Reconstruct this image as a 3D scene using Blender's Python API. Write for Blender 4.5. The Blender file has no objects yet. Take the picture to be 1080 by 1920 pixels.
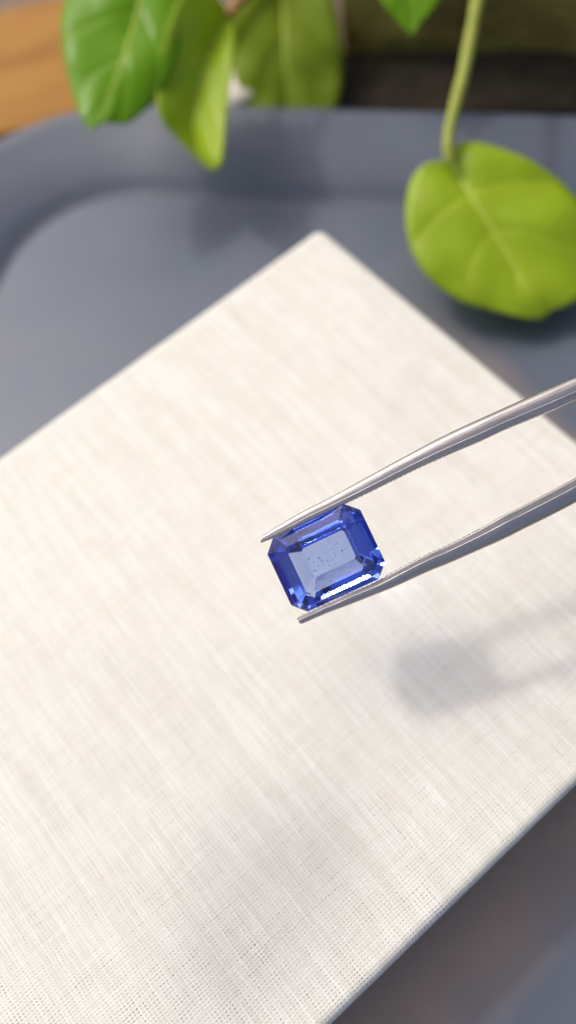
import bpy, bmesh, math, random
from mathutils import Vector, Matrix, noise

random.seed(7)
SC = bpy.context.scene
COL = SC.collection
MM = 0.001

# ------------------------------------------------------------------ camera
F = 1650.0                                   # focal length in photograph pixels (1080 x 1920)
TH, RO = math.radians(64), math.radians(12)  # tilt below the horizon, roll
UPC = Vector((-math.cos(TH) * math.sin(RO), -math.cos(TH) * math.cos(RO), -math.sin(TH)))
FW = Vector((0, 0, 1))
YC = (FW - UPC * FW.dot(UPC)).normalized()
XC = YC.cross(UPC)
CAM = Vector((0, 0, 135.0))                  # millimetres


def ray(px, py):
    v = Vector(((px - 540) / F, (py - 960) / F, 1.0))
    return Vector((XC.dot(v), YC.dot(v), UPC.dot(v)))


def w_dir(v):
    return Vector((XC.dot(v), YC.dot(v), UPC.dot(v)))


def dp(px, py, D):                           # point at a depth (mm) from the lens
    return CAM + ray(px, py) * D


def at(px, py, z):                           # point on a level plane (mm)
    d = ray(px, py)
    return CAM + d * ((z - CAM.z) / d.z)


cam_d = bpy.data.cameras.new('camera')
cam = bpy.data.objects.new('camera', cam_d)
COL.objects.link(cam)
r, u, b = w_dir(Vector((1, 0, 0))), w_dir(Vector((0, -1, 0))), w_dir(Vector((0, 0, -1)))
cam.matrix_world = Matrix(((r.x, u.x, b.x, 0), (r.y, u.y, b.y, 0), (r.z, u.z, b.z, CAM.z * MM), (0, 0, 0, 1)))
cam_d.sensor_fit = 'VERTICAL'
cam_d.sensor_height = 24
cam_d.lens = 24 * F / 1920
cam_d.clip_start = 0.005
cam_d.clip_end = 500
cam_d.dof.use_dof = True
cam_d.dof.focus_distance = 0.099
cam_d.dof.aperture_fstop = 6.2
SC.camera = cam

# ------------------------------------------------------------------ light
SUN_DIR = Vector((-13.64, 11.6, 24.06)).normalized()
world = bpy.data.worlds.new('World')
SC.world = world
world.use_nodes = True
wn = world.node_tree
bg = wn.nodes['Background']
sky = wn.nodes.new('ShaderNodeTexSky')
sky.sky_type = 'NISHITA'
sky.sun_disc = False
sky.sun_elevation = math.asin(SUN_DIR.z)
sky.sun_rotation = math.pi / 2 - math.atan2(SUN_DIR.y, SUN_DIR.x)
sky.air_density = 0.42
sky.dust_density = 4.5
sky.ozone_density = 0.6
wn.links.new(sky.outputs[0], bg.inputs[0])
bg.inputs[1].default_value = 0.15
sun_d = bpy.data.lights.new('sun', 'SUN')
sun_d.energy = 0.72
sun_d.angle = math.radians(5)
sun_d.color = (1.0, 0.955, 0.89)
sun = bpy.data.objects.new('sun', sun_d)
sun.rotation_euler = SUN_DIR.to_track_quat('Z', 'Y').to_euler()
sun.location = SUN_DIR * 2
COL.objects.link(sun)

vs = SC.view_settings
vs.view_transform = 'Standard'
vs.look = 'None'
vs.exposure = 0.74
vs.gamma = 1.0
cy = SC.cycles
cy.use_denoising = True
cy.max_bounces = 24
cy.transmission_bounces = 24
cy.glossy_bounces = 12
cy.diffuse_bounces = 5
cy.transparent_max_bounces = 16
cy.caustics_reflective = True
cy.caustics_refractive = True
cy.sample_clamp_indirect = 0
cy.blur_glossy = 0.0


# ------------------------------------------------------------------ helpers
def link(o, parent=None):
    COL.objects.link(o)
    if parent:
        o.parent = parent
    return o


def mesh_obj(name, verts, faces, mat, parent=None, smooth=False, scale=MM, uvs=None):
    me = bpy.data.meshes.new(name)
    me.from_pydata([tuple(c * scale for c in v) for v in verts], [], faces)
    if uvs:
        lay = me.uv_layers.new(name='UVMap')
        for lp in me.loops:
            lay.data[lp.index].uv = uvs[lp.vertex_index]
    me.materials.append(mat)
    me.polygons.foreach_set('use_smooth', [smooth] * len(me.polygons))
    me.update()
    return link(bpy.data.objects.new(name, me), parent)


def tag(o, label, cat, group=None):
    o['label'] = label
    o['category'] = cat
    if group:
        o['group'] = group
    return o


def empty(name, loc, label, cat):
    o = bpy.data.objects.new(name, None)
    o.location = Vector(loc) * MM
    o.empty_display_size = 0.01
    link(o)
    return tag(o, label, cat)


def local(verts, root):                      # world mm -> mm relative to an Empty
    l = root.location / MM
    return [Vector(v) - l for v in verts]


def fix_normals(o):
    bm = bmesh.new()
    bm.from_mesh(o.data)
    bmesh.ops.recalc_face_normals(bm, faces=bm.faces)
    bm.to_mesh(o.data)
    bm.free()


def catmull(pts, n):
    P = [Vector(p) for p in pts]
    P = [P[0] * 2 - P[1]] + P + [P[-1] * 2 - P[-2]]
    seg = len(P) - 3
    out = []
    for i in range(n):
        t = i / (n - 1) * seg
        k = min(int(t), seg - 1)
        t -= k
        a, b_, c, d = P[k:k + 4]
        out.append(0.5 * ((2 * b_) + (c - a) * t + (2 * a - 5 * b_ + 4 * c - d) * t * t + (3 * b_ - a - 3 * c + d) * t ** 3))
    return out


def even(path, n):                           # the same curve with points evenly spaced along it
    cum = [0.0]
    for a, b_ in zip(path, path[1:]):
        cum.append(cum[-1] + (b_ - a).length)
    out, j = [], 0
    for i in range(n):
        d = cum[-1] * i / (n - 1)
        while j < len(path) - 2 and cum[j + 1] < d:
            j += 1
        t = (d - cum[j]) / max(1e-9, cum[j + 1] - cum[j])
        out.append(path[j].lerp(path[j + 1], min(1.0, t)))
    return out


def tube(path, radii, sides=10):
    V, Fc = [], []
    n = len(path)
    ref = Vector((0.31, 0.2, 0.93))
    for i, p in enumerate(path):
        t = (path[min(i + 1, n - 1)] - path[max(i - 1, 0)]).normalized()
        a = t.cross(ref).normalized()
        c = t.cross(a)
        for k in range(sides):
            ph = 2 * math.pi * k / sides
            V.append(p + (a * math.cos(ph) + c * math.sin(ph)) * radii[i])
    for i in range(n - 1):
        for k in range(sides):
            k2 = (k + 1) % sides
            Fc.append((i * sides + k, i * sides + k2, (i + 1) * sides + k2, (i + 1) * sides + k))
    Fc.append(tuple(range(sides))[::-1])
    Fc.append(tuple(range((n - 1) * sides, n * sides)))
    return V, Fc


# ------------------------------------------------------------------ materials
class NT:
    def __init__(self, name):
        self.m = bpy.data.materials.new(name)
        self.m.use_nodes = True
        self.t = self.m.node_tree
        self.p = self.t.nodes['Principled BSDF']
        self.out = self.t.nodes['Material Output']

    def n(self, typ, **kw):
        nd = self.t.nodes.new(typ)
        for k, v in kw.items():
            setattr(nd, k, v)
        return nd

    def put(self, sock, val):
        if isinstance(val, bpy.types.NodeSocket):
            self.t.links.new(val, sock)
        else:
            sock.default_value = val

    def math(self, op, a, b_=None, c=None):
        nd = self.n('ShaderNodeMath', operation=op)
        self.put(nd.inputs[0], a)
        if b_ is not None:
            self.put(nd.inputs[1], b_)
        if c is not None:
            self.put(nd.inputs[2], c)
        return nd.outputs[0]

    def noise(self, vec, scale, detail=3, rough=0.5):
        nd = self.n('ShaderNodeTexNoise')
        self.put(nd.inputs['Vector'], vec)
        nd.inputs['Scale'].default_value = scale
        nd.inputs['Detail'].default_value = detail
        nd.inputs['Roughness'].default_value = rough
        return nd.outputs['Fac']

    def obj(self):
        return self.n('ShaderNodeTexCoord').outputs['Object']

    def gen_scaled(self, sx, sy, sz, vec=None):
        nd = self.n('ShaderNodeMapping')
        self.put(nd.inputs['Vector'], vec if vec is not None else self.obj())
        nd.inputs['Scale'].default_value = (sx, sy, sz)
        return nd.outputs[0]

    def ramp(self, fac, stops):
        nd = self.n('ShaderNodeValToRGB')
        cr = nd.color_ramp
        while len(cr.elements) < len(stops):
            cr.elements.new(0.5)
        for e, (p, c) in zip(cr.elements, stops):
            e.position = p
            e.color = (*c, 1) if len(c) == 3 else c
        self.put(nd.inputs[0], fac)
        return nd.outputs[0]

    def mix(self, fac, a, b_, mode='MIX'):
        nd = self.n('ShaderNodeMix', data_type='RGBA', blend_type=mode)
        self.put(nd.inputs[0], fac)
        for i, v in ((6, a), (7, b_)):
            if isinstance(v, tuple) and len(v) == 3:
                v = (*v, 1)
            self.put(nd.inputs[i], v)
        return nd.outputs[2]

    def bump(self, h, dist, strength=1.0):
        nd = self.n('ShaderNodeBump')
        nd.inputs['Strength'].default_value = strength
        nd.inputs['Distance'].default_value = dist
        self.put(nd.inputs['Height'], h)
        return nd.outputs[0]

    def set(self, name, v):
        if isinstance(v, tuple) and len(v) == 3:
            v = (*v, 1)
        self.put(self.p.inputs[name], v)


def mat_linen():
    k = NT('cream_linen')
    o = k.obj()
    wob = k.n('ShaderNodeTexNoise')
    k.put(wob.inputs['Vector'], o)
    wob.inputs['Scale'].default_value = 300
    wob.inputs['Detail'].default_value = 2
    wsub = k.n('ShaderNodeVectorMath', operation='MULTIPLY_ADD')
    k.put(wsub.inputs[0], wob.outputs['Color'])
    wsub.inputs[1].default_value = (0.0005, 0.0005, 0)
    k.put(wsub.inputs[2], o)
    sep = k.n('ShaderNodeSeparateXYZ')
    k.put(sep.inputs[0], wsub.outputs[0])
    x, y = sep.outputs[0], sep.outputs[1]
    hx = k.math('MULTIPLY_ADD', k.math('COSINE', k.math('MULTIPLY', x, 2 * math.pi / 0.00049)), 0.5, 0.5)
    hy = k.math('MULTIPLY_ADD', k.math('COSINE', k.math('MULTIPLY', y, 2 * math.pi / 0.00041)), 0.5, 0.5)
    gap = k.math('MULTIPLY', k.math('SUBTRACT', 1.0, hx), k.math('SUBTRACT', 1.0, hy))
    slub = k.noise(k.gen_scaled(1500, 95, 1, o), 1.0, 3, 0.6)         # thick and thin threads, long in y
    slub2 = k.noise(k.gen_scaled(480, 30, 1, o), 1.0, 3, 0.6)
    weft = k.noise(k.gen_scaled(60, 1500, 1, o), 1.0, 2, 0.5)
    blot = k.noise(o, 130, 4, 0.65)
    warp_th = k.noise(k.gen_scaled(2300, 70, 1, wsub.outputs[0]), 1.0, 1, 0.5)    # thread by thread
    weft_th = k.noise(k.gen_scaled(110, 2600, 1, wsub.outputs[0]), 1.0, 1, 0.5)
    gap = k.math('MULTIPLY', gap, k.math('MULTIPLY_ADD', warp_th, 2.2, -0.15))
    gap = k.math('MULTIPLY', gap, k.math('MULTIPLY_ADD', weft_th, 1.8, 0.05))
    speck = k.noise(k.gen_scaled(700, 350, 1, o), 1.0, 4, 0.7)
    base = k.mix(k.ramp(slub2, [(0.35, (0, 0, 0)), (0.66, (1, 1, 1))]), (0.648, 0.613, 0.53), (0.715, 0.685, 0.61))
    base = k.mix(k.ramp(slub, [(0.50, (0, 0, 0)), (0.72, (1, 1, 1))]), base, (0.775, 0.745, 0.68))
    base = k.mix(k.math('MULTIPLY', k.ramp(warp_th, [(0.5, (0, 0, 0)), (0.68, (1, 1, 1))]), 0.5), base, (0.80, 0.775, 0.715))
    base = k.mix(k.math('MULTIPLY', k.ramp(warp_th, [(0.30, (1, 1, 1)), (0.46, (0, 0, 0))]), 0.4), base, (0.58, 0.535, 0.445))
    base = k.mix(k.math('MULTIPLY', k.ramp(weft_th, [(0.30, (1, 1, 1)), (0.46, (0, 0, 0))]), 0.3), base, (0.58, 0.535, 0.445))
    base = k.mix(k.math('MULTIPLY', k.ramp(weft, [(0.5, (0, 0, 0)), (0.75, (1, 1, 1))]), 0.35), base, (0.78, 0.75, 0.69))
    base = k.mix(k.math('MULTIPLY', k.ramp(blot, [(0.5, (0, 0, 0)), (0.8, (1, 1, 1))]), 0.4), base, (0.66, 0.61, 0.54))
    base = k.mix(k.math('MULTIPLY', k.ramp(speck, [(0.66, (0, 0, 0)), (0.80, (1, 1, 1))]), 0.4), base, (0.47, 0.38, 0.28))
    gm = k.math('MULTIPLY', k.math('MULTIPLY', k.math('MULTIPLY', gap, gap), k.ramp(k.noise(o, 260, 3, 0.6), [(0.3, (0.35, 0.35, 0.35)), (0.65, (1, 1, 1))])), 0.85)
    base = k.mix(gm, base, (0.36, 0.32, 0.27))
    base = k.mix(1.0, base, (0.96, 0.99, 0.985), 'MULTIPLY')
    k.set('Base Color', base)
    k.set('Roughness', 0.85)
    k.set('Specular IOR Level', 0.2)
    h = k.math('ADD', k.math('MULTIPLY', k.math('SUBTRACT', 1.0, gap), 0.6), k.math('MULTIPLY', slub, 0.9))
    k.set('Normal', k.bump(h, 0.00012, 0.7))
    return k.m


def mat_tray():
    k = NT('grey_plastic')
    o = k.obj()
    a = k.noise(o, 28, 3, 0.55)
    c = k.ramp(a, [(0.3, (0.074, 0.090, 0.117)), (0.55, (0.090, 0.107, 0.138)), (0.75, (0.110, 0.125, 0.153))])
    st = k.noise(k.gen_scaled(1, 1.6, 1, o), 46, 2, 0.5)
    c = k.mix(k.math('MULTIPLY', k.ramp(st, [(0.42, (0, 0, 0)), (0.60, (1, 1, 1))]), 0.5), c, (0.070, 0.094, 0.130))
    # brown shade and reflection painted into the tray colour beside the slab
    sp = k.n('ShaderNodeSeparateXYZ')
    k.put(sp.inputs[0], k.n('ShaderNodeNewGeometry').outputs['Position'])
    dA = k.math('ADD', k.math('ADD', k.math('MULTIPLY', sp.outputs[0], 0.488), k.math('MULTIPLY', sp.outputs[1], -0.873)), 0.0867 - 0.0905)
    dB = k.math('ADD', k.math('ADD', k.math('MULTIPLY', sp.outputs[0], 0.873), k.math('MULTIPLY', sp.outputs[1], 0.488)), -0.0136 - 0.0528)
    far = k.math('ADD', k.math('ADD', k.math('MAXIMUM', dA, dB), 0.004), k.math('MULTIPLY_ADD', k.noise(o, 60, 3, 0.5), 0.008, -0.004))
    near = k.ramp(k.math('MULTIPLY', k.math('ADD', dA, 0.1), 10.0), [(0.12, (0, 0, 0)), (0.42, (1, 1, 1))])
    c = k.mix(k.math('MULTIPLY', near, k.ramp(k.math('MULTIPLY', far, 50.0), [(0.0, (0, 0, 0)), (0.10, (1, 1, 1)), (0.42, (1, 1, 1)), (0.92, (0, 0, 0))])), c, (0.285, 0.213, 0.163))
    fine = k.noise(o, 900, 3, 0.6)
    k.set('Base Color', c)
    k.set('Roughness', k.math('MULTIPLY_ADD', a, 0.25, 0.34))
    k.set('Normal', k.bump(fine, 0.00006, 0.35))
    return k.m


def mat_steel():
    k = NT('brushed_steel')
    uv = k.n('ShaderNodeTexCoord').outputs['UV']
    g = k.noise(k.gen_scaled(3.5, 150, 1, uv), 1.0, 3, 0.6)
    f_ = k.noise(k.obj(), 5200, 2, 0.6)
    k.set('Base Color', k.mix(g, (0.36, 0.335, 0.31), (0.64, 0.595, 0.555)))
    k.set('Metallic', 1.0)
    k.set('Roughness', k.math('MULTIPLY_ADD', g, 0.22, 0.24))
    k.set('Normal', k.bump(k.math('ADD', g, k.math('MULTIPLY', f_, 0.6)), 0.000022, 0.6))
    return k.m


def mat_gem():
    k = NT('blue_sapphire')
    gl = k.n('ShaderNodeBsdfGlass')
    gl.inputs['IOR'].default_value = 1.768
    gl.inputs['Roughness'].default_value = 0.0
    gl.inputs['Color'].default_value = (0.97, 0.98, 1, 1)
    k.put(gl.inputs['Normal'], k.bump(k.noise(k.obj(), 1100, 3, 0.6), 0.000009, 0.5))
    va = k.n('ShaderNodeVolumeAbsorption')
    va.inputs['Color'].default_value = (0.365, 0.532, 0.881, 1)
    va.inputs['Density'].default_value = 260
    k.t.links.new(gl.outputs[0], k.out.inputs['Surface'])
    k.t.links.new(va.outputs[0], k.out.inputs['Volume'])
    return k.m


def mat_leaf(name, base, back, vein, trans=0.45, rough=0.32, spec=0.35):
    k = NT(name)
    uv = k.n('ShaderNodeTexCoord').outputs['UV']
    sep = k.n('ShaderNodeSeparateXYZ')
    k.put(sep.inputs[0], uv)
    s, t = sep.outputs[0], sep.outputs[1]
    a = k.math('ABSOLUTE', s)
    ph = k.math('ADD', k.math('MULTIPLY', t, 26.0), k.math('MULTIPLY', a, -7.0))
    vv = k.math('POWER', k.math('MULTIPLY_ADD', k.math('COSINE', ph), 0.5, 0.5), 12.0)
    n1 = k.noise(k.obj(), 90, 3, 0.6)
    n2 = k.noise(k.obj(), 420, 3, 0.6)
    col = k.mix(n1, base, back)
    col = k.mix(k.math('MULTIPLY', n2, 0.25), col, vein)
    col = k.mix(k.math('MULTIPLY', vv, 0.09), col, vein)
    edge = k.ramp(a, [(0.0, (1, 1, 1)), (0.06, (0, 0, 0))])
    col = k.mix(k.math('MULTIPLY', edge, 0.4), col, vein)
    k.set('Base Color', col)
    k.set('Roughness', rough)
    k.set('Specular IOR Level', spec)
    k.set('Normal', k.bump(k.math('SUBTRACT', n2, k.math('MULTIPLY', vv, 0.9)), 0.0004, 0.4))
    tr = k.n('ShaderNodeBsdfTranslucent')
    k.put(tr.inputs[0], k.mix(1.0, col, (1.0, 1.0, 0.55), 'MULTIPLY'))
    ms = k.n('ShaderNodeMixShader')
    ms.inputs[0].default_value = trans
    k.t.links.new(k.p.outputs[0], ms.inputs[1])
    k.t.links.new(tr.outputs[0], ms.inputs[2])
    k.t.links.new(ms.outputs[0], k.out.inputs['Surface'])
    return k.m


def mat_plain(name, stops, scale, rough=0.7, bump=0.001, stretch=(1, 1, 1), bs=0.6):
    k = NT(name)
    v = k.gen_scaled(*stretch)
    a = k.noise(v, scale, 5, 0.62)
    k.set('Base Color', k.ramp(a, stops))
    k.set('Roughness', rough)
    k.set('Specular IOR Level', 0.25)
    k.set('Normal', k.bump(k.noise(v, scale * 2.2, 5, 0.65), bump, bs))
    return k.m


M_LINEN = mat_linen()
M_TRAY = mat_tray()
M_STEEL = mat_steel()
M_GEM = mat_gem()
M_LEAF = mat_leaf('yellow_green_leaf', (0.40, 0.55, 0.016), (0.33, 0.49, 0.012), (0.50, 0.62, 0.06))
M_LEAF2 = mat_leaf('fresh_green_leaf', (0.135, 0.35, 0.008), (0.17, 0.38, 0.010), (0.28, 0.43, 0.025), 0.4, 0.28, 0.22)
M_LEAF3 = mat_leaf('deep_green_leaf', (0.15, 0.23, 0.008), (0.19, 0.28, 0.012), (0.32, 0.42, 0.05), 0.35, 0.5, 0.12)
M_STEM = mat_plain('green_stem', [(0.3, (0.20, 0.25, 0.03)), (0.7, (0.31, 0.34, 0.06))], 160, 0.5, 0.0003)
M_RIB = mat_plain('pale_midrib', [(0.3, (0.33, 0.43, 0.04)), (0.7, (0.37, 0.47, 0.06))], 160, 0.45, 0.0002)
M_NODE = mat_plain('rusty_stem', [(0.3, (0.28, 0.12, 0.03)), (0.7, (0.36, 0.22, 0.06))], 160, 0.5, 0.0003)
M_GROUND = mat_plain('warm_concrete', [(0.3, (0.15, 0.11, 0.08)), (0.7, (0.24, 0.18, 0.135))], 55, 0.9, 0.002)
M_GAP_SHADE = mat_plain('painted_gap_shade', [(0.3, (0.010, 0.008, 0.005)), (0.7, (0.032, 0.025, 0.014))], 90, 0.95, 0.002)  # near black, stands in for the shade between rim and stone
M_WOOD = mat_plain('orange_wood', [(0.30, (0.21, 0.092, 0.014)), (0.5, (0.30, 0.145, 0.028)), (0.72, (0.37, 0.195, 0.040))], 26, 0.75, 0.0004, (0.5, 3.0, 1))
M_STONE = mat_plain('mossy_stone', [(0.3, (0.10, 0.075, 0.020)), (0.5, (0.22, 0.175, 0.038)), (0.72, (0.36, 0.30, 0.065))], 60, 0.95, 0.004)
M_PEBBLE = mat_plain('pale_stone', [(0.3, (0.55, 0.50, 0.42)), (0.7, (0.72, 0.68, 0.60))], 120, 0.7, 0.0005)
M_DARK = mat_plain('dark_mineral', [(0.3, (0.07, 0.09, 0.16)), (0.7, (0.14, 0.17, 0.28))], 2000, 0.6, 0.00001)

# ------------------------------------------------------------------ setting: ground
GZ = -4.0
g = mesh_obj('ground', [(-3000, -3000, GZ), (3000, -3000, GZ), (3000, 3000, GZ), (-3000, 3000, GZ)], [(0, 1, 2, 3)], M_GROUND)
g['kind'] = 'structure'

# ------------------------------------------------------------------ tray
TP = Vector((-23.5, 148.2, 0))
TU = Vector((0.944, -0.329, 0)).normalized()
TV = Vector((TU.y, -TU.x, 0))                # towards the viewer


def tray_ring(off, z, n=14):
    K = [(-12 - off, -off), (262 + off, -off), (262 + off, 205 + off), (-12 - off - 0.16 * 205, 205 + off)]
    R0 = 23 + off
    out = []
    for i in range(4):
        p0, p1, p2 = Vector(K[i - 1]), Vector(K[i]), Vector(K[(i + 1) % 4])
        d0, d1 = (p0 - p1).normalized(), (p2 - p1).normalized()
        half = d0.angle(d1) / 2
        c = p1 + (d0 + d1).normalized() * (R0 / math.sin(half))
        L = R0 / math.tan(half)
        a, e = p1 + d0 * L - c, p1 + d1 * L - c
        a0, a1 = math.atan2(a.y, a.x), math.atan2(e.y, e.x)
        da = (a1 - a0 + math.pi) % (2 * math.pi) - math.pi
        for k in range(n + 1):
            ph = a0 + da * k / n
            q = c + Vector((math.cos(ph), math.sin(ph))) * R0
            w = TP + TU * q.x + TV * q.y
            out.append(Vector((w.x, w.y, z)))
    return out


prof = [(-1.4, 0.0), (-0.4, -0.06), (0.0, -0.35), (0.3, -1.5), (0.9, -2.1), (2.2, -1.9), (3.6, -0.6), (6.0, 1.0), (12.0, 3.4), (16.4, 5.1), (17.6, 5.6),
        (18.6, 5.95), (19.6, 5.9), (20.4, 5.4), (20.6, 4.6), (20.5, -2.6), (19.0, GZ + 0.02)]
tray = empty('grey_tray', (TP + TU * 125 + TV * 100 + Vector((0, 0, GZ))), 'smooth blue grey plastic tray with rounded corners and raised rim', 'tray')
V, Fc = [], []
for off, z in prof:
    V += tray_ring(off, z)
n = len(V) // len(prof)
for i in range(len(prof) - 1):
    for k in range(n):
        Fc.append((i * n + k, i * n + (k + 1) % n, (i + 1) * n + (k + 1) % n, (i + 1) * n + k))
Fc.append(tuple(range((len(prof) - 1) * n, len(prof) * n)))
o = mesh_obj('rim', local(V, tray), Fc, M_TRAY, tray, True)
fix_normals(o)
rv = tray_ring(-1.4, 0.0)
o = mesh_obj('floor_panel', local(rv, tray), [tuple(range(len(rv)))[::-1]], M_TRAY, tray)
fix_normals(o)

# ------------------------------------------------------------------ linen slab
BL, BW, BT = 117.0, 90.5, 20.0
bx = Vector((-57.45, -32.1, 0)).normalized()
by = Vector((0.49, -0.872, 0)).normalized()
by = (by - bx * by.dot(bx)).normalized()
bc = Vector((15.6, 108.2, 0))


def rounded_slab(L, W, T, rr, rc, nseg=5):
    """slab with rounded top edges, L along x, W along y"""
    V, Fc = [], []
    rings = []
    for i in range(nseg + 1):
        a = math.pi / 2 * i / nseg
        rings.append((rr * (1 - math.sin(a)), T - rr * (1 - math.cos(a))))   # inset, z
    rings.append((0, 0.25))
    rings.append((0.25, 0.0))
    n = 0
    for ins, z in rings:
        ring = []
        for cx, cy_, a0 in ((L - rc, W - rc, 0), (rc, W - rc, 90), (rc, rc, 180), (L - rc, rc, 270)):
            for k in range(5):
                ph = math.radians(a0 + 22.5 * k)
                q = rc - ins
                ring.append((cx + q * math.cos(ph), cy_ + q * math.sin(ph), z))
        n = len(ring)
        V += ring
    for i in range(len(rings) - 1):
        for k in range(n):
            Fc.append((i * n + k, i * n + (k + 1) % n, (i + 1) * n + (k + 1) % n, (i + 1) * n + k))
    Fc.append(tuple(range(n)))
    Fc.append(tuple(range((len(rings) - 1) * n, len(rings) * n))[::-1])
    return V, Fc


V, Fc = rounded_slab(BL, BW, BT, 1.5, 1.7)
slab = mesh_obj('linen_slab', V, Fc, M_LINEN, None, True)
fix_normals(slab)
slab.matrix_world = Matrix(((bx.x, by.x, 0, bc.x * MM), (bx.y, by.y, 0, bc.y * MM), (0, 0, 1, 0.03 * MM), (0, 0, 0, 1)))
if bx.cross(by).z < 0:                       # keep a right-handed frame: run x from the other end
    for v in slab.data.vertices:
        v.co.x = BL * MM - v.co.x
    fix_normals(slab)
    c2 = bc + bx * BL
    slab.matrix_world = Matrix(((-bx.x, by.x, 0, c2.x * MM), (-bx.y, by.y, 0, c2.y * MM), (0, 0, 1, 0.03 * MM), (0, 0, 0, 1)))
md = slab.modifiers.new('auto', 'EDGE_SPLIT')
md.split_angle = math.radians(32)
tag(slab, 'thick cream slab covered in woven linen cloth under the gemstone', 'linen slab')

# ------------------------------------------------------------------ gemstone
GD = 100.0
gc = dp(610.5, 1046, GD)
ax = (dp(610.5 + 90.5, 1046 - 42.5, GD) - gc).normalized()       # along the tweezers
nz = (CAM - gc).normalized()
GEM_TILT_X, GEM_TILT_Y = math.radians(-0.30), math.radians(-10.20)
ax = (ax - nz * ax.dot(nz)).normalized()
ay = nz.cross(ax)                                                # up in the picture
Rm = Matrix((ax, ay, nz)).transposed()
Rm = Rm @ Matrix.Rotation(GEM_TILT_X, 3, 'X') @ Matrix.Rotation(GEM_TILT_Y, 3, 'Y')


def octo(a, b_, c, z):
    return [(a, -b_ + c, z), (a, b_ - c, z), (a - c, b_, z), (-a + c, b_, z), (-a, b_ - c, z), (-a, -b_ + c, z), (-a + c, -b_, z), (a - c, -b_, z)]


GA, GB, GC = 5.95, 4.68, 1.45
# inset along, inset across, height, shift along, shift across of each row of facets (an old hand-cut stone is never quite even)
FACETS = [(2.187, 1.681, 0.992, 0.000, 0.000),
         (0.989, 0.601, 0.776, 0.000, 0.000),
         (0.000, 0.000, 0.130, 0.000, 0.000),
         (0.000, 0.000, -0.060, 0.000, 0.000),
         (0.808, 0.474, -1.950, 0.221, -0.382),
         (1.804, 1.567, -3.229, 0.119, -0.147),
         (3.203, 2.858, -4.396, 0.173, 0.298)]
rings = []
for ia, ib, z, sx, sy in FACETS:
    rings.append([(x + sx, y + sy, h) for x, y, h in octo(GA - ia, GB - ib, max(0.25, GC - max(ia, ib) * 0.449), z)])
V = [v for rg in rings for v in rg]
Fc = []
for i in range(len(rings) - 1):
    for k in range(8):
        Fc.append((i * 8 + k, i * 8 + (k + 1) % 8, (i + 1) * 8 + (k + 1) % 8, (i + 1) * 8 + k))
Fc.append(tuple(range(8)))
kb = len(V)
V += [(2.620, 0.898, -4.474), (-2.274, 0.898, -4.474)]
lb = (len(rings) - 1) * 8
Fc += [(lb + 7, lb + 0, kb), (lb + 0, lb + 1, kb), (lb + 1, lb + 2, kb), (lb + 2, lb + 3, kb + 1, kb), (lb + 3, lb + 4, kb + 1),
       (lb + 4, lb + 5, kb + 1), (lb + 5, lb + 6, kb + 1), (lb + 6, lb + 7, kb, kb + 1)]
gem = mesh_obj('sapphire', V, Fc, M_GEM)
fix_normals(gem)
gem.matrix_world = Matrix.Translation(gc * MM) @ Rm.to_4x4()
tag(gem, 'clear blue emerald cut gemstone held between the tweezer tips', 'gemstone')
# small dark crystals frozen inside the stone
bm = bmesh.new()
rnd = random.Random(3)
for k in range(34):
    p = Vector((rnd.uniform(-2.9, 2.9), rnd.uniform(-1.6, 1.7), rnd.uniform(-2.3, 0.6)))
    s = rnd.choice((0.03, 0.04, 0.05, 0.075))
    L = s * rnd.choice((1, 1, 1.6, 3.5))
    m = Matrix.Translation(p * MM) @ Matrix.Rotation(rnd.uniform(0, 6.3), 4, Vector((rnd.random(), rnd.random(), rnd.random() + .1)).normalized()) @ Matrix.Diagonal((L * MM, s * MM, s * MM * 0.7, 1))
    bmesh.ops.create_icosphere(bm, subdivisions=1, radius=1, matrix=m)
# a few long needles and healed cracks; the first is added to break the white flash
for (px, py, pz), ang, L, s in (((0.25, -3.62, 0.42), 1.50, 0.34, 0.13), ((-1.45, 3.0, 0.30), 1.75, 0.75, 0.06), ((-0.55, 0.1, 0.2), 1.9, 0.42, 0.03), ((1.9, 0.9, 0.1), 0.4, 0.4, 0.03),
                               ((-1.7, -0.8, -0.4), 2.6, 0.35, 0.04), ((0.7, 0.6, -0.7), 0.15, 0.9, 0.014), ((0.2, -0.5, -0.9), 0.10, 1.3, 0.012)):
    m = Matrix.Translation(Vector((px, py, pz)) * MM) @ Matrix.Rotation(ang, 4, 'Z') @ Matrix.Diagonal((L * MM, s * MM, s * MM, 1))
    bmesh.ops.create_icosphere(bm, subdivisions=1, radius=1, matrix=m)
me = bpy.data.meshes.new('inclusions')
bm.to_mesh(me)
bm.free()
me.materials.append(M_DARK)
inc = link(bpy.data.objects.new('inclusions', me), gem)
inc['kind'] = 'stuff'

# ------------------------------------------------------------------ tweezers
tw = empty('tweezers', dp(1700, 560, 97), 'brushed steel tweezers with serrated tips holding the blue gemstone', 'tweezers')


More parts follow.
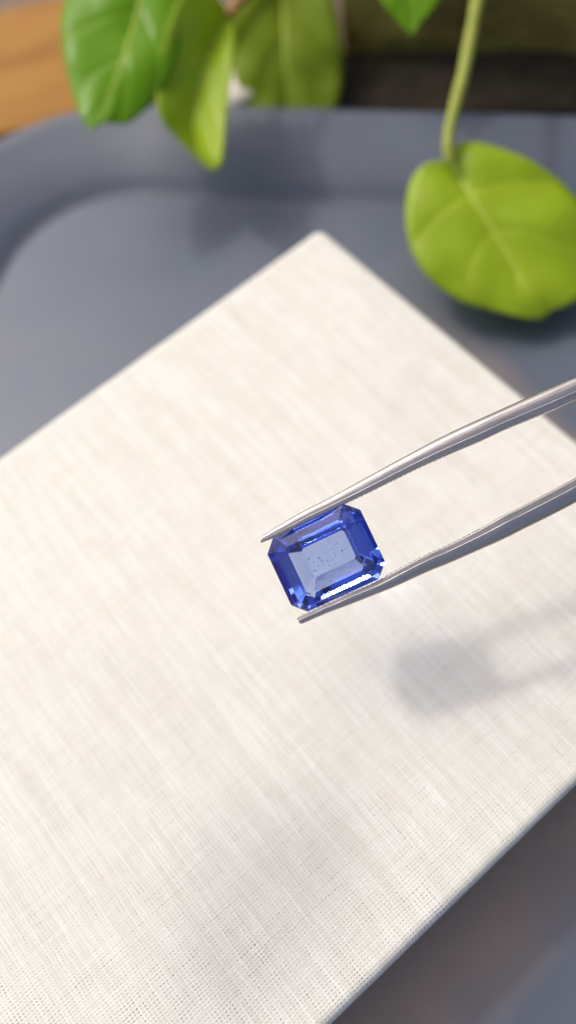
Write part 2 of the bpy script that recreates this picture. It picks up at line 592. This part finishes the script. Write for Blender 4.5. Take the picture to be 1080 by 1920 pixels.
def arm(outer, inner, flip, serr_end, teeth_in):
    """outer / inner edges of an arm as photograph points; tips first"""
    N = 260
    oc = even(catmull([(x, y, 0) for x, y in outer], 1600), N)
    ic = even(catmull([(x, y, 0) for x, y in inner], 1600), N)
    V, uvs, Fc = [], [], []
    sec = [(0.0, 0.0), (0.02, 0.30), (0.07, 0.55), (0.15, 0.75), (0.25, 0.89), (0.36, 0.965), (0.48, 0.995), (0.655, 1.0), (0.672, 1.022), (0.69, 1.0), (0.955, 0.94),
           (0.985, 0.88), (1.0, 0.74), (1.0, -0.74), (0.93, -0.86), (0.6, -1.0), (0.34, -0.9), (0.19, -0.73), (0.10, -0.54), (0.03, -0.30)]
    m = len(sec)
    for i in range(N):
        a, c = oc[i], ic[i]
        t = i / (N - 1)
        mx = (a.x + c.x) / 2
        depth = GD - 0.0025 * max(0, mx - 560)
        wpx = (a - c).length
        hp = 0.30 + 0.78 * min(1.0, wpx / 44.0) ** 1.5      # half thickness in mm towards the viewer
        for uu, ww in sec:
            p = a.lerp(c, uu)
            V.append(dp(p.x, p.y, depth) + nz * (ww * hp))
            uvs.append((t * 4, uu * 0.5 + ww * 0.25))
    for i in range(N - 1):
        for k in range(m):
            k2 = (k + 1) % m
            Fc.append((i * m + k, i * m + k2, (i + 1) * m + k2, (i + 1) * m + k))
    Fc.append(tuple(range(m)))
    Fc.append(tuple(range((N - 1) * m, N * m))[::-1])
    A = mesh_obj('arm', local(V, tw), Fc, M_STEEL, tw, True, uvs=uvs)
    fix_normals(A)
    md = A.modifiers.new('edges', 'EDGE_SPLIT')
    md.split_angle = math.radians(13)
    # the row of gripping teeth along the inner face
    TVs, TF = [], []
    pos, last = 0.0, None
    stations = []
    for q in range(1, N):
        d = (ic[q] - ic[q - 1]).length
        pos += d
        if ic[q].x > serr_end:
            break
        if last is None or pos - last >= 8.2:
            stations.append((ic[q], (ic[q] - ic[q - 1]).normalized(), (oc[q] - ic[q]).length))
            last = pos
    side = -1 if flip else 1
    for p, t, wpx in stations:
        nrm = Vector((-t.y, t.x, 0)) * side         # picture direction into the gap
        depth = GD - 0.0025 * max(0, p.x - 560)
        hp = (0.30 + 0.78 * min(1.0, wpx / 44.0) ** 1.5) * 0.62
        base = []
        for dx, dn in ((-3.4, -0.6), (-1.4, teeth_in), (1.4, teeth_in), (3.4, -0.6)):
            q = p + t * dx + nrm * dn
            base.append(dp(q.x, q.y, depth))
        b0 = len(TVs)
        TVs += [v + nz * hp for v in base] + [v - nz * hp for v in base]
        for k in range(3):
            TF.append((b0 + k, b0 + k + 1, b0 + k + 5, b0 + k + 4))
        TF += [(b0, b0 + 1, b0 + 2, b0 + 3), (b0 + 7, b0 + 6, b0 + 5, b0 + 4), (b0 + 3, b0, b0 + 4, b0 + 7)]
    tt = mesh_obj('serration', local(TVs, tw), TF, M_STEEL, A)
    fix_normals(tt)
    tt['kind'] = 'stuff'
    return A


up_o = [(487.5, 1009.5), (490, 1005), (497, 1001), (519, 987), (571, 957), (620, 932), (740, 866), (840, 813), (947, 764), (1080, 705), (1250, 634), (1480, 570), (1720, 540)]
up_i = [(489.5, 1017.5), (496, 1015), (512, 1008.5), (545, 993.5), (573, 979), (620, 957), (678, 930), (780, 880), (836, 855), (900, 828), (947, 806), (1030, 772), (1080, 750), (1250, 680), (1480, 614), (1720, 580)]
lo_o = [(564, 1170), (570, 1168.5), (587, 1161), (615, 1149), (650, 1136), (700, 1116.5), (750, 1096), (800, 1073), (840, 1057), (890, 1035), (940, 1013), (980, 993), (1080, 942), (1250, 845), (1480, 715), (1720, 606)]
lo_i = [(556.5, 1160), (562, 1156.5), (575, 1150.5), (590, 1143.7), (605.5, 1135.5), (624, 1128), (650, 1115), (700, 1094), (750, 1066), (800, 1040), (840, 1022.5), (901, 991), (940, 968.5), (980, 949), (1080, 896), (1250, 799), (1480, 675), (1720, 566)]
arm(up_o, up_i, False, 841, 0.9)
arm(lo_o, lo_i, True, 899, 1.3)
e0, e1 = dp(1690, 562, 97), dp(1900, 530, 97)
vv, ff = tube(catmull([e0, (e0 + e1) / 2, e1], 12), [2.6] * 12, 14)
o = mesh_obj('joint', local(vv, tw), ff, M_STEEL, tw, True, uvs=[(0, 0)] * len(vv))
fix_normals(o)


# ------------------------------------------------------------------ plants
def blade(name, parent, left, right, rib, D, mat, fold=(0, 0), tilt=(0, 0), cup=(0, 0), rib_r=0.45, ripple=0.5, label=None, seed=1):
    """leaf blade: outlines and midrib as photograph points at about depth D; fold lifts the
    left / right half linearly towards (-) or from (+) the viewer, cup bends it quadratically"""
    N, Mr = 34, 11
    Lc = catmull([(x, y, 0) for x, y in left], N)
    Rc = catmull([(x, y, 0) for x, y in right], N)
    C = catmull([(x, y, 0) for x, y in rib], N)
    V, uvs, Fc = [], [], []
    W = 2 * Mr - 1

    def P(i, s):
        t = i / (N - 1)
        e = Lc[i] if s < 0 else Rc[i]
        q = C[i].lerp(e, abs(s))
        k = 0 if s < 0 else 1
        wid = (e - C[i]).length / 100.0
        d = D + tilt[0] * (t - 0.5) + tilt[1] * 4 * (t - 0.5) ** 2
        d += fold[k] * abs(s) * wid + cup[k] * s * s * wid
        d += ripple * math.sin(t * 26 - abs(s) * 5) * abs(s) * (1 - abs(s) * 0.4) * 0.35
        d += ripple * noise.noise(Vector((q.x * 0.012, q.y * 0.012, seed * 3.1))) * 1.5
        return dp(q.x, q.y, d)
    for i in range(N):
        for j in range(W):
            s = (j - (Mr - 1)) / (Mr - 1)
            V.append(P(i, s))
            uvs.append((s, i / (N - 1)))
    for i in range(N - 1):
        for j in range(W - 1):
            Fc.append((i * W + j, i * W + j + 1, (i + 1) * W + j + 1, (i + 1) * W + j))
    o = mesh_obj(name, local(V, parent), Fc, mat, parent, True, uvs=uvs)
    if label:
        o['label'] = label
    sd = o.modifiers.new('thick', 'SOLIDIFY')
    sd.thickness = 0.35 * MM
    sd.offset = 0
    path = [P(i, 0.0) for i in range(N)]
    vv, ff = tube(path, [rib_r * (1.0 - 0.75 * i / (N - 1)) for i in range(N)], 8)
    mesh_obj('midrib', [v - parent.location / MM for v in vv], ff, M_RIB, o, True)
    return o


def stem(parent, pts, r0, r1, mat, name='stem', n=40):
    path = catmull(pts, n)
    rad = [r0 + (r1 - r0) * i / (n - 1) + 0.06 * math.sin(i * 1.7) for i in range(n)]
    vv, ff = tube(path, rad, 12)
    return mesh_obj(name, local(vv, parent), ff, mat, parent, True)


# right vine: round heart shaped leaf on a long stalk, one more leaf tip above it
DE = 156
root = Vector((75, 262, GZ))
vine = empty('leafy_vine', root, 'green vine whose long stalk hangs one round heart shaped leaf over the tray corner', 'vine')
stem(vine, [root, root + Vector((0, -6, 60)), dp(980, -420, 176), dp(925, -170, 163), dp(897, -10, 158), dp(872, 125, 157), dp(847, 225, 156), dp(840, 275, 155.5), dp(846, 308, DE)], 1.5, 0.95, M_STEM)
blade('leaf', vine,
      [(845, 306), (824, 303), (792, 311), (768, 345), (760, 400), (768, 460), (800, 518), (858, 562), (930, 585), (988, 597), (1016, 598)],
      [(847, 300), (849, 282), (862, 269), (890, 267), (940, 279), (1000, 304), (1055, 345), (1098, 395), (1116, 460), (1098, 545), (1062, 574), (1037, 580), (1016, 598)],
      [(845, 306), (872, 350), (910, 408), (945, 466), (982, 530), (1012, 588)], DE, M_LEAF,
      fold=(-0.6, -1.2), tilt=(-3, 1.5), cup=(1.6, 1.6), rib_r=0.62, ripple=0.9, label='round heart shaped leaf hanging at the right', seed=2)
stem(vine, [dp(925, -170, 163), dp(860, -190, 163), dp(790, -150, 163), dp(772, -90, 164)], 0.9, 0.7, M_STEM, 'leaf_stalk', 16)
blade('leaf', vine,
      [(772, -92), (735, -105), (700, -60), (712, -5), (738, 30), (758, 52), (770, 68)],
      [(772, -92), (810, -105), (845, -60), (826, -5), (800, 30), (782, 52), (770, 68)],
      [(772, -92), (773, -40), (772, 10), (770, 68)], 164, M_LEAF2, fold=(-2, -2), cup=(1, 1), ripple=0.4, label='pointed leaf tip poking down at the top edge', seed=4)

# left vine: broad bright leaf and a folded leaf beside it
root = Vector((-8, 250, GZ))
vine2 = empty('leafy_vine', root, 'green vine with a broad leaf and a folded leaf hanging over the tray rim', 'vine')
stem(vine2, [root, root + Vector((0, -4, 55)), dp(560, -330, 185), dp(500, -120, 172), dp(468, -22, 168), dp(444, 8, 167), dp(430, 28, 166)], 1.5, 0.9, M_NODE)
stem(vine2, [dp(500, -120, 172), dp(420, -190, 168), dp(330, -150, 165), dp(276, -62, 163)], 1.1, 0.8, M_STEM, 'leaf_stalk', 20)
blade('leaf', vine2,
      [(276, -62), (220, -92), (155, -60), (120, 10), (117, 75), (127, 140), (145, 200), (160, 232), (170, 246)],
      [(276, -62), (315, -80), (345, -20), (340, 60), (325, 125), (294, 185), (252, 224), (226, 233), (202, 231), (184, 236), (170, 246)],
      [(276, -62), (264, 5), (244, 75), (219, 145), (192, 208), (170, 246)], 161, M_LEAF2,
      fold=(-1.5, -2.5), tilt=(-4, 1), cup=(2.6, 3.4), rib_r=0.5, ripple=0.7, label='broad bright green leaf with a ragged tip', seed=6)
blade('leaf', vine2,
      [(428, 22), (385, -25), (335, 0), (304, 90), (293, 180), (305, 228), (338, 266), (368, 295), (392, 316)],
      [(430, 22), (438, 55), (437, 105), (430, 170), (423, 240), (417, 300), (408, 316), (392, 318)],
      [(428, 24), (402, 70), (386, 125), (370, 185), (362, 240), (372, 285), (392, 317)], 167, M_LEAF,
      fold=(-8, -9), tilt=(-3, 1), cup=(1, 2), rib_r=0.5, ripple=0.4, label='leaf folded along its midrib, bright on the right half', seed=8)

# one more leaf of this vine hangs outside the frame; its soft shade lies across the linen
def px_of(p):
    q = p - CAM
    c = Vector((XC * q.x + YC * q.y + UPC * q.z))
    return 540 + F * c.x / c.z, 960 + F * c.y / c.z, c.z


lc = at(490, 1720, 20) + SUN_DIR * 118
lx, ly_, ld = px_of(lc)
sx = F / ld


def L3(pts):
    return [(lx + x * sx, ly_ + y * sx) for x, y in pts]


stem(vine2, [root, root + Vector((-18, -10, 90)), root + Vector((-45, -95, 165)), lc + w_dir(Vector((2, -40, 2))), lc + w_dir(Vector((0, -17, 0)))], 1.4, 0.8, M_STEM)
blade('leaf', vine2, L3([(0, -17), (-6, -18), (-10, -8), (-9, 6), (-4, 14), (0, 19)]), L3([(0, -17), (6, -18), (11, -8), (10, 6), (5, 14), (0, 19)]),
      L3([(0, -17), (0.3, 0), (0, 19)]), ld, M_LEAF2, fold=(-0.1, -0.1), cup=(0.1, 0.1), ripple=0.3, seed=14)

# darker plant standing behind the tray
root = dp(560, 330, 222)
root.z = GZ
plant = empty('leafy_plant', root, 'dark green broad leaf growing behind the grey tray', 'plant')
blade('leaf', plant,
      [(530, -110), (470, -80), (436, 0), (428, 80), (442, 150), (478, 215), (520, 262), (548, 285)],
      [(530, -110), (585, -90), (622, -10), (640, 80), (642, 150), (625, 215), (590, 262), (548, 285)],
      [(530, -110), (532, -20), (535, 80), (541, 180), (548, 285)], 189, M_LEAF3,
      fold=(-3, -4), tilt=(2, 0), cup=(3, 3), ripple=2.0, rib_r=0.7, seed=11)
stem(plant, [root, dp(500, -180, 214), dp(520, -150, 200), dp(530, -108, 189)], 1.2, 0.8, M_STEM)

# ------------------------------------------------------------------ things behind the tray


def rough_block(name, cx, cy_, lx, ly, z0, z1, rz, mat, amp, seed, n=26):
    bm = bmesh.new()
    bmesh.ops.create_cube(bm, size=1)
    bmesh.ops.subdivide_edges(bm, edges=bm.edges[:], cuts=n, use_grid_fill=True)
    h = z1 - z0
    for v in bm.verts:
        c = v.co.copy()
        # round the edges a little, then roughen
        e = Vector((c.x * lx, c.y * ly, c.z * h))
        rr = min(h, ly) * 0.22
        inner = Vector((max(-lx / 2 + rr, min(lx / 2 - rr, e.x)), max(-ly / 2 + rr, min(ly / 2 - rr, e.y)), max(-h / 2 + rr, min(h / 2 - rr, e.z))))
        dlt = e - inner
        if dlt.length > 1e-6:
            e = inner + dlt.normalized() * min(rr, dlt.length)
        nn = noise.fractal(e * 0.05 + Vector((seed, 0, 0)), 1.0, 2.0, 4) * amp
        e = e + (dlt.normalized() if dlt.length > 1e-6 else Vector((0, 0, 1))) * nn
        e.z = max(e.z, -h / 2)
        v.co = e * MM
    me = bpy.data.meshes.new(name)
    bm.to_mesh(me)
    bm.free()
    me.materials.append(mat)
    me.polygons.foreach_set('use_smooth', [True] * len(me.polygons))
    o = link(bpy.data.objects.new(name, me))
    o.location = (cx * MM, cy_ * MM, (z0 + h / 2) * MM)
    o.rotation_euler = (0, 0, rz)
    return o


st = rough_block('mossy_stone', 112.6, 178.6, 150, 52, GZ, 6, math.radians(-16.5), M_STONE, 1.6, 2.0)
for v in st.data.vertices:                   # the block is raised tall, out of view, to block the far sky
    if v.co.z > 0 and v.co.y > -0.026:
        v.co.z += min(1.0, (v.co.y + 0.026) / 0.010) * (0.085 + 0.02 * noise.noise(v.co * 30))
tag(st, 'brown mossy stone block in the dark behind the tray', 'stone')
so = rough_block('gap_shade_strip', 102.8, 145.5, 156, 20, GZ, 0.5, math.radians(-16.5), M_GAP_SHADE, 1.2, 5.0)  # dark strip added in the gap, its shade put into the colour
so['kind'] = 'structure'

V, Fc = rounded_slab(110, 43, 4.0, 0.5, 0.7, 3)
wb = mesh_obj('wooden_board', [Vector(v) - Vector((55, 21.5, 0)) for v in V], Fc, M_WOOD, None, True)
fix_normals(wb)
md = wb.modifiers.new('edges', 'EDGE_SPLIT')
md.split_angle = math.radians(32)
wb.location = Vector((-62, 194, GZ)) * MM
wb.rotation_euler = (0, 0, math.radians(2))
tag(wb, 'orange varnished wooden board lying flat behind the tray corner', 'board')

pb = rough_block('pale_pebble', 8.5, 172, 20, 18, GZ, 4.5, 0.4, M_PEBBLE, 0.8, 9.0, 10)
tag(pb, 'pale round pebble half hidden behind the rim beside the dark leaf', 'pebble')
